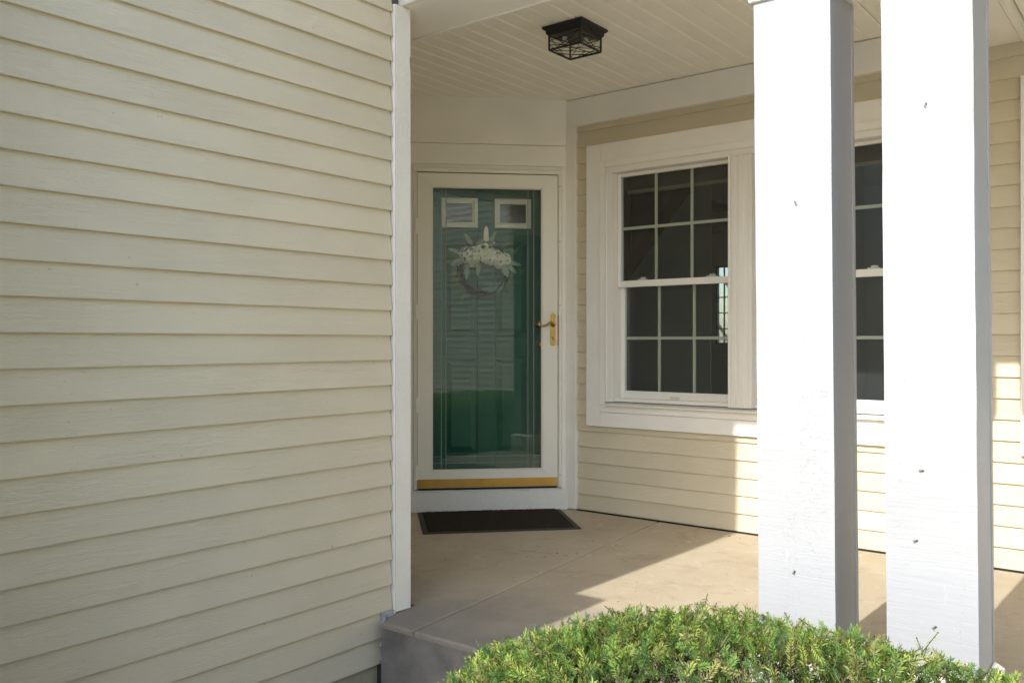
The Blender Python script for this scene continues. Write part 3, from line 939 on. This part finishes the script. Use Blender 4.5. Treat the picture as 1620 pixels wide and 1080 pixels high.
for (px, pz, an, me) in ((.10, -.085, 215, fm_), (.13, -.075, 230, fm_), (.085, -.10, 190, fm_)):
    place_leaf(me, "fern_frond", px, pz, R(an), .022, .1)
for (px, pz, an) in ((-.15, -.02, 200), (-.15, -.06, 225), (-.13, -.10, 235), (-.16, .04, 175), (-.165, .08, 150), (-.12, -.12, 250), (.15, -.05, 330), (.14, -.09, 300), (.16, .1, 30), (.12, .14, 55), (.17, .0, 350), (-.15, -.04, 215)):
    place_leaf(sp_, "green_sprig", px, pz, R(an), .035, rnd.uniform(-.4, .4))
# hydrangea heads: crowds of small cupped four-petal florets
def floret(m, c, nrm, size, r):
    q = Vector((0, 0, 1)).rotation_difference(nrm)
    a0 = r.uniform(0, 6.28)
    for k in range(4):
        a_ = a0 + k * math.pi / 2
        pts = [(0, 0, 0), (size * .7 * math.cos(a_ - .55), size * .7 * math.sin(a_ - .55), size * .18), (size * math.cos(a_), size * math.sin(a_), size * .42), (size * .7 * math.cos(a_ + .55), size * .7 * math.sin(a_ + .55), size * .18)]
        m.add([c + q @ Vector(p) for p in pts], [(0, 1, 2, 3)])
for hi, (px, pz, rx, rz, n) in enumerate(((-.092, .093, .068, .060, 150), (-.01, .118, .060, .062, 130), (.050, .088, .064, .052, 140), (.115, .064, .060, .048, 130), (-.075, .050, .044, .032, 60))):
    r = random.Random(200 + hi)
    m = MB()
    for i in range(n):
        while True:
            d = Vector((r.gauss(0, 1), r.gauss(0, 1), r.gauss(0, 1))).normalized()
            if d.y < .35:
                break
        k = r.uniform(.82, 1.03)
        c = Vector((px + d.x * rx * k, .042 + d.y * .036 * k, pz + d.z * rz * k))
        floret(m, c, (d + Vector((r.uniform(-.4, .4), r.uniform(-.4, .4), r.uniform(-.4, .4)))).normalized(), r.uniform(.012, .017), r)
    m.build("hydrangea_head", M['petal_green'] if hi == 4 else M['petal'], wr)
hk = MB()
hk.prism([(.016 + .014 * math.cos(t), .255 + .03 * math.sin(t)) for t in [math.pi * i / 8 for i in range(9)]] + [(-.004, .175), (.036, .175)], .046, .056, 'y')
hk.build("hanger_tab", M['ribbon'], wr)
bw = MB()
for s_ in (-1, 1):
    bw.tube([(.016, .042, .175), (.016 + s_ * .03, .034, .19), (.016 + s_ * .052, .036, .175), (.016 + s_ * .03, .036, .160), (.016, .042, .170)], [.006, .010, .012, .010, .006], 6)
bw.build("bow", M['lambs_ear'], wr, smooth=True)

# ------------------------------------------------------------------ yew bush
yb = thing("yew_bush", "low clipped green yew bush in sunlight at the foot of the columns", "bush", (-.31, 1.41, GZ))
def yew():
    rg = np.random.default_rng(5)
    rx, ry, top, e1, e2, rot = 1.10, .60, .510, .42, .745, -.312
    H = top - GZ
    def sp(v, e):
        return np.sign(v) * np.abs(v) ** e
    # sample the clipped mound evenly by area
    N0 = 60000
    th = rg.uniform(0, 2 * np.pi, N0); ph = np.arcsin(rg.uniform(0, 1, N0))
    def pt(th, ph):
        x = rx * sp(np.cos(ph), e1) * sp(np.cos(th), e2); y = ry * sp(np.cos(ph), e1) * sp(np.sin(th), e2); z = H * sp(np.sin(ph), e1)
        c, s = math.cos(rot), math.sin(rot)
        return np.stack([c * x - s * y, s * x + c * y, z], 1)
    P = pt(th, ph)
    d = 1e-3
    T1 = pt(th + d, ph) - P; T2 = pt(th, ph + d) - P
    Nn = np.cross(T1, T2); A = np.linalg.norm(Nn, axis=1); A = np.clip(A, 0, np.percentile(A, 97))
    Nn /= np.linalg.norm(Nn, axis=1)[:, None] + 1e-9
    Nn *= np.sign((Nn * (P - np.array([0, 0, H * .4]))).sum(1))[:, None]
    wts = A / A.sum()
    pick = rg.choice(N0, 33000, replace=True, p=wts)
    P = P[pick]; Nn = Nn[pick]
    bump = np.array([mnoise.noise((p[0] * 5.5, p[1] * 5.5, p[2] * 5.5)) + .6 * mnoise.noise((p[0] * 14, p[1] * 14, p[2] * 14 + 9)) for p in P])
    depth = rg.beta(1.0, 2.2, len(P)) * .10
    P = P + Nn * (bump * .020 - depth)[:, None]
    stray = rg.uniform(0, 1, len(P)) < .003
    P[stray] += Nn[stray] * rg.uniform(.02, .05, (stray.sum(), 1))
    keep = P[:, 2] > .05
    P, Nn, bump, depth = P[keep], Nn[keep], bump[keep], depth[keep]
    n = len(P)
    # growth direction: outward and up, with scatter
    G = Nn * .55 + np.array([0, 0, .15]) + rg.normal(0, .62, (n, 3))
    G /= np.linalg.norm(G, axis=1)[:, None]
    L = rg.uniform(.022, .050, n)
    NP = 9
    side = np.cross(G, rg.normal(0, 1, (n, 3))); side /= np.linalg.norm(side, axis=1)[:, None]
    up = np.cross(side, G)
    green = np.array([.19, .33, .065]); lime = np.array([.38, .48, .10]); dark = np.array([.09, .21, .065]); olive = np.array([.38, .38, .13]); straw = np.array([.42, .14, .05])
    sel = rg.uniform(0, 1, n)
    base = np.where((sel < .45)[:, None], green, np.where((sel < .68)[:, None], lime, np.where((sel < .85)[:, None], dark, olive)))
    base = base * rg.uniform(.8, 1.25, (n, 1))
    V = []; Fc = []; Cc = []
    vo = 0
    for j in range(NP):
        t = (j + .5) / NP
        for s_ in (-1, 1):
            o = P + G * (L * t)[:, None] - G * (L * .55)[:, None]
            ang = rg.uniform(.75, 1.15, n) * (1 - .45 * t)
            lift = rg.normal(.12, .42, n)
            dr = G * np.cos(ang)[:, None] + side * (s_ * np.sin(ang))[:, None] + up * lift[:, None]
            dr /= np.linalg.norm(dr, axis=1)[:, None]
            ln = rg.uniform(.0105, .0175, n) * (1 - .35 * abs(t - .45) * 2 * .6)
            wv = np.cross(dr, up); wv /= np.linalg.norm(wv, axis=1)[:, None] + 1e-9
            hw_ = .0012
            bend = up * (-.12 * ln)[:, None]
            a_ = o; b1 = o + dr * (ln * .45)[:, None] + wv * hw_; c1 = o + dr * ln[:, None] + bend; d1 = o + dr * (ln * .45)[:, None] - wv * hw_
            q = np.stack([a_, b1, c1, d1], 1).reshape(-1, 3)
            V.append(q)
            idx = vo + np.arange(n)[:, None] * 4 + np.array([0, 1, 2, 3])
            Fc.append(idx); vo += 4 * n
            cl = base * (1 + .55 * max(0, t - .55)) * rg.uniform(.85, 1.15, (n, 1))
            Cc.append(np.repeat(cl, 4, 0))
    V = np.concatenate(V); Fc = np.concatenate(Fc); Cc = np.concatenate(Cc)
    def mk(name, V, Fc, Cc, mat):
        me = bpy.data.meshes.new(name)
        me.vertices.add(len(V)); me.vertices.foreach_set("co", V.astype(np.float32).ravel())
        me.loops.add(Fc.size); me.loops.foreach_set("vertex_index", Fc.astype(np.int32).ravel())
        me.polygons.add(len(Fc)); me.polygons.foreach_set("loop_start", np.arange(0, Fc.size, 4, dtype=np.int32))
        me.update(calc_edges=True)
        at = me.color_attributes.new("tone", 'FLOAT_COLOR', 'POINT')
        at.data.foreach_set("color", np.concatenate([Cc, np.ones((len(Cc), 1))], 1).astype(np.float32).ravel())
        me.materials.append(mat)
        return me
    o = put("foliage", mk("foliage", V, Fc, Cc, M['needle']), yb); o['kind'] = 'stuff'
    # stems of the sprigs (thin three-sided sticks) and bud tips
    Vs = []; Fs = []; Cs = []; vo = 0
    o0 = P - G * (L * .75)[:, None]; o1 = P + G * (L * .46)[:, None]
    for k in range(3):
        a0 = 2 * math.pi * k / 3; a1 = 2 * math.pi * (k + 1) / 3
        u0 = side * math.cos(a0) + up * math.sin(a0); u1 = side * math.cos(a1) + up * math.sin(a1)
        q = np.stack([o0 + u0 * .0014, o0 + u1 * .0014, o1 + u1 * .0008, o1 + u0 * .0008], 1).reshape(-1, 3)
        Vs.append(q); Fs.append(vo + np.arange(4 * n).reshape(n, 4)); vo += 4 * n
        cb = np.where((rg.uniform(0, 1, n) < .45)[:, None], np.array([.20, .16, .05]), np.array([.14, .19, .045]))
        Cs.append(np.repeat(cb, 4, 0))
    sel2 = rg.uniform(0, 1, n) < .30
    bt = o1[sel2]; bg_ = G[sel2]; bs = side[sel2]; bu = up[sel2]; m_ = len(bt)
    for k in range(4):
        a0 = math.pi / 2 * k; a1 = a0 + math.pi / 2
        u0 = bs * math.cos(a0) + bu * math.sin(a0); u1 = bs * math.cos(a1) + bu * math.sin(a1)
        q = np.stack([bt, bt + bg_ * .0025 + u0 * .0021, bt + bg_ * .0062, bt + bg_ * .0025 + u1 * .0021], 1).reshape(-1, 3)
        Vs.append(q); Fs.append(vo + np.arange(4 * m_).reshape(m_, 4)); vo += 4 * m_
        Cs.append(np.repeat(np.tile(np.array([.36, .17, .06]), (m_, 1)), 4, 0))
    o = put("sprig_stems", mk("sprig_stems", np.concatenate(Vs), np.concatenate(Fs), np.concatenate(Cs), M['needle']), yb); o['kind'] = 'stuff'
    # dead rust-coloured needles caught in the top
    cl = rg.choice(np.nonzero((Nn[:, 2] > .5) & (depth < .05))[0], 34, replace=False)
    Vs = []; Fs = []; Cs = []; vo = 0
    for ci in cl:
        k = int(rg.integers(3, 16))
        c0 = P[ci] + Nn[ci] * .010 + rg.normal(0, .010, (k, 3))
        dr = rg.normal(0, 1, (k, 3)) * np.array([1, 1, .4]); dr /= np.linalg.norm(dr, axis=1)[:, None]
        wv = np.cross(dr, np.array([.1, .2, 1.0])); wv /= np.linalg.norm(wv, axis=1)[:, None]
        ln = rg.uniform(.012, .022, k)[:, None]
        q = np.stack([c0, c0 + dr * ln * .5 + wv * .0013, c0 + dr * ln, c0 + dr * ln * .5 - wv * .0013], 1).reshape(-1, 3)
        Vs.append(q); Fs.append(vo + np.arange(4 * k).reshape(k, 4)); vo += 4 * k
        Cs.append(np.repeat(straw * rg.uniform(.7, 1.2, (k, 1)), 4, 0))
    o = put("dead_needles", mk("dead_needles", np.concatenate(Vs), np.concatenate(Fs), np.concatenate(Cs), M['needle']), yb); o['kind'] = 'stuff'
    # woody limbs
    br = MB(); r = random.Random(9)
    for i in range(170):
        k = int(rg.integers(0, n))
        e_ = Vector(P[k]) - Vector(Nn[k]) * .04
        s0 = Vector((e_.x * .25 + r.uniform(-.06, .06), e_.y * .25 + r.uniform(-.05, .05), r.uniform(0, .2)))
        md_ = s0.lerp(e_, .55) + Vector((r.uniform(-.05, .05), r.uniform(-.05, .05), r.uniform(-.03, .05)))
        br.tube([s0, md_, e_], [.008, .005, .0018], 5)
    o = br.build("limbs", M['bark'], yb); o['kind'] = 'stuff'
yew()

# ------------------------------------------------------------------ small flies resting on the columns
def fly(px, pz, y, ang, col_name):
    t = thing("fly", col_name, "fly", (px, y, pz), 0, "flies resting on the white columns")
    t.rotation_euler = (0, ang, 0); t.scale = (.64, .64, .64)
    b1 = MB()
    b1.lathe([(0, -.008), (.0022, -.006), (.0030, -.002), (.0022, .002), (.0028, .004), (.0026, .007), (.0014, .0085), (.0022, .010), (.0018, .0125), (0, .013)], (0, -.004, 0), n=8)
    for s_ in (-1, 1):
        for zz in (-.001, .004, .008):
            b1.tube([(0, -.003, zz), (s_ * .004, -.004, zz + .001), (s_ * .0065, -.0003, zz)], .0004, 4)
    b1.build("body", M['fly'], t, smooth=True)
    for s_ in (-1, 1):
        MB().add([(0, -.0066, .006), (s_ * .0045, -.0062, -.002), (s_ * .0048, -.0055, -.009), (s_ * .0015, -.0060, -.008)], [(0, 1, 2, 3)]).build("wing", M['wing'], t)
FY = 2.5985
def colpt(px, py):
    d_r = (px - 810) / 1391; d_z = (540 - py) / 1391
    a_ = R(YAW)
    dx = math.cos(a_) * d_r - math.sin(a_); dy = math.sin(a_) * d_r + math.cos(a_)
    t = FY / dy
    return t * dx, 1.094 + t * d_z
for (px, py, an, lab) in ((1464, 167, .3, "dark fly high on the right column, upper of its four"), (1457, 744, 1.5, "dark fly on the right column at window-sill height"),
                          (1448, 855, 1.2, "dark fly low on the right column, above the bush"), (1478, 992, .9, "dark fly on the right column just above the bush"),
                          (1259, 322, -.4, "slim dark fly on the upper left column"), (1256, 905, .5, "tiny dark fly low on the left column")):
    X_, Z_ = colpt(px, py)
    fly(X_, Z_, FY, an, lab)

# ------------------------------------------------------------------ room behind the windows
structure(MB().box(-7.5, 2.9, 4.93, 9.6, -.05, .10).build("interior_floor", M['wood_floor']))
structure(MB().box(-7.5, 2.9, 4.93, 9.6, 2.72, 2.78).build("interior_ceiling", M['interior']))
iw = MB()
FW = (-4.441, -3.55, 1.06, 1.97)    # far window opening
iw.box(-7.5, FW[0], 9.5, 9.62, .1, 2.72); iw.box(FW[1], -1.6, 9.5, 9.62, .1, 2.72); iw.box(1.4, 2.9, 9.5, 9.62, .1, 2.72); iw.box(-1.6, 1.4, 9.5, 9.62, 2.25, 2.72)  # wide gap left in the back wall, out of view, to light the room
iw.box(FW[0], FW[1], 9.5, 9.62, .1, FW[2]); iw.box(FW[0], FW[1], 9.5, 9.62, FW[3], 2.72)
iw.box(-7.6, -7.5, 4.93, 9.6, .1, 2.72); iw.box(2.9, 3.0, 4.93, 9.6, .1, 2.72)
iw.box(-7.5, -3.3, 4.935, 5.05, .1, 2.72)
structure(iw.build("interior_wall", M['interior']))
fwin = thing("far_window", "small bright grille window across the dark room, seen through the glass", "window", (FW[0], 9.5, FW[2]))
fwm = MB(); fw_w = FW[1] - FW[0]; fw_h = FW[3] - FW[2]
fwm.box(0, .02, .02, .06, 0, fw_h); fwm.box(fw_w - .02, fw_w, .02, .06, 0, fw_h); fwm.box(.02, fw_w - .02, .02, .06, 0, .02); fwm.box(.02, fw_w - .02, .02, .06, fw_h - .02, fw_h)
fwm.build("frame", M['wood_dark'], fwin)
for i in range(1, 9):
    MB().box(i * fw_w / 9 - .006, i * fw_w / 9 + .006, .03, .05, .02, fw_h - .02).build("muntin", M['wood_dark'], fwin)
for i in range(1, 5):
    MB().box(.02, fw_w - .02, .032, .048, i * fw_h / 5 - .006, i * fw_h / 5 + .006).build("muntin", M['wood_dark'], fwin)
MB().box(.02, fw_w - .02, .0385, .0415, .02, fw_h - .02).build("glass_pane", M['glass'], fwin)
# staircase rising to the right behind the first window
stw = thing("staircase", "dark wooden staircase inside, rising to the right behind the first window", "staircase", (-4.9, 7.6, .10))
A, B_ = (-.30, .55), (1.95, 3.2)
sl = (B_[1] - A[1]) / (B_[0] - A[0])
A = (.428 - 1.15, 1.612 - 1.15 * sl * 1.0); 
sl = (2.655 - 1.712) / (-3.682 + 4.472)
def zs(xx):
    return 1.612 + sl * (xx - .428)
x_lo = .428 - 1.60 / sl; x_hi = .428 + .96 / sl
MB().prism([(x_lo, zs(x_lo)), (x_hi, zs(x_hi)), (x_hi - .16, zs(x_hi)), (x_lo - .16, zs(x_lo))], -.02, .03, 'y').build("stringer", M['wood_dark'], stw)
MB().prism([(x_lo, 0), (1.30, 0), (1.30, 2.6), (x_hi, zs(x_hi) - .002), (x_lo, .012)], .0, .028, 'y').build("under_stair_panel", M['interior'], stw)
MB().prism([(x_lo - .16 - .72, zs(x_lo)), (x_hi - .88, zs(x_hi)), (x_hi - .93, zs(x_hi)), (x_lo - .93, zs(x_lo))], -.02, .02, 'y').build("handrail", M['wood_dark'], stw)
for i in range(20):
    xx = x_lo - .55 + i * .10
    z0 = zs(xx + .15); z1 = min(zs(xx + .9), 2.6)
    if z1 - max(z0, 0) > .1:
        MB().box(xx - .012, xx + .012, -.010, .014, max(z0, 0.02), z1).build("baluster", M['wood_dark'], stw)
for i in range(12):
    xx = x_lo + i * (x_hi - x_lo) / 12
    MB().box(xx - .1, xx + .14, .03, .9, zs(xx) - .03, zs(xx)).build("tread", M['wood_dark'], stw)
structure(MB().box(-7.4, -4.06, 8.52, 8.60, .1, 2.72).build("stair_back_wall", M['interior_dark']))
bpy.data.objects["stair_back_wall"].location = (0, 0, 0)
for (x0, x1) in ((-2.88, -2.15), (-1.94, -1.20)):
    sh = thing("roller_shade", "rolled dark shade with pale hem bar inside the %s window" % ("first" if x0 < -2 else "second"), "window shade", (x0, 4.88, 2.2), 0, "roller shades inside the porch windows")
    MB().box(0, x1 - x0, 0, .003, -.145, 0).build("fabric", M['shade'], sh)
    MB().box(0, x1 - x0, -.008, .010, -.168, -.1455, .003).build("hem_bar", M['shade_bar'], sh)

# ------------------------------------------------------------------ facing wing across the entry walk (seen in the door glass)
wg = thing("wing_wall", "cream lap-sided wing facing the porch, seen mirrored in the door glass", "wall", (2.92, 1.0, 0), R(-90 + 5.0))
MB().box(0, 4.3, .014, .5, GZ - .05, 3.9).build("wall_core", M['siding'], wg)
WM = [board_mesh(4.3, 300 + k, 30) for k in range(6)]
for k in range(39):
    put("siding_board", WM[k % 6], wg, (0, .014, -.02 + REV * k))
MB().box(-.1, 4.4, -.10, .6, 3.96, 4.05).build("eave", M['trim'], wg)

# ------------------------------------------------------------------ bare trees behind the house (seen through the far window)
def bare_tree(x, y, h, seed, label):
    r = random.Random(seed)
    t = thing("bare_tree", label, "tree", (x, y, GZ), 0, "bare trees behind the house")
    tr = MB()
    top = Vector((r.uniform(-.2, .2), r.uniform(-.2, .2), h * .45))
    tr.tube([(0, 0, 0), (r.uniform(-.05, .05), 0, h * .2), top], [.13, .10, .075], 8)
    tr.build("trunk", M['bark'], t, smooth=True)
    cr = MB()
    def grow(p, d, L, rad, lev):
        q = p + d * L * .5 + Vector((r.uniform(-.1, .1), r.uniform(-.1, .1), r.uniform(-.05, .1))) * L
        e_ = q + (d + Vector((r.uniform(-.3, .3), r.uniform(-.3, .3), r.uniform(-.1, .3)))).normalized() * L * .5
        cr.tube([p, q, e_], [rad, rad * .8, rad * .55], 4, False)
        if lev:
            for _ in range(3):
                dd = (d + Vector((r.uniform(-.8, .8), r.uniform(-.8, .8), r.uniform(-.2, .7)))).normalized()
                grow(q.lerp(e_, r.random()), dd, L * r.uniform(.55, .8), rad * .5, lev - 1)
    for i in range(8):
        a_ = i * .8 + r.random()
        grow(Vector((0, 0, h * r.uniform(.15, .45))), Vector((math.cos(a_), math.sin(a_), r.uniform(.3, 1.2))).normalized(), h * .26, .04, 3)
    cr.build("crown", M['bark'], t)
bare_tree(-8.6, 19.5, 6.5, 1, "bare grey tree behind the house, left one through the far window")
bare_tree(-6.9, 22.5, 7.5, 2, "bare grey tree behind the house, right one through the far window")
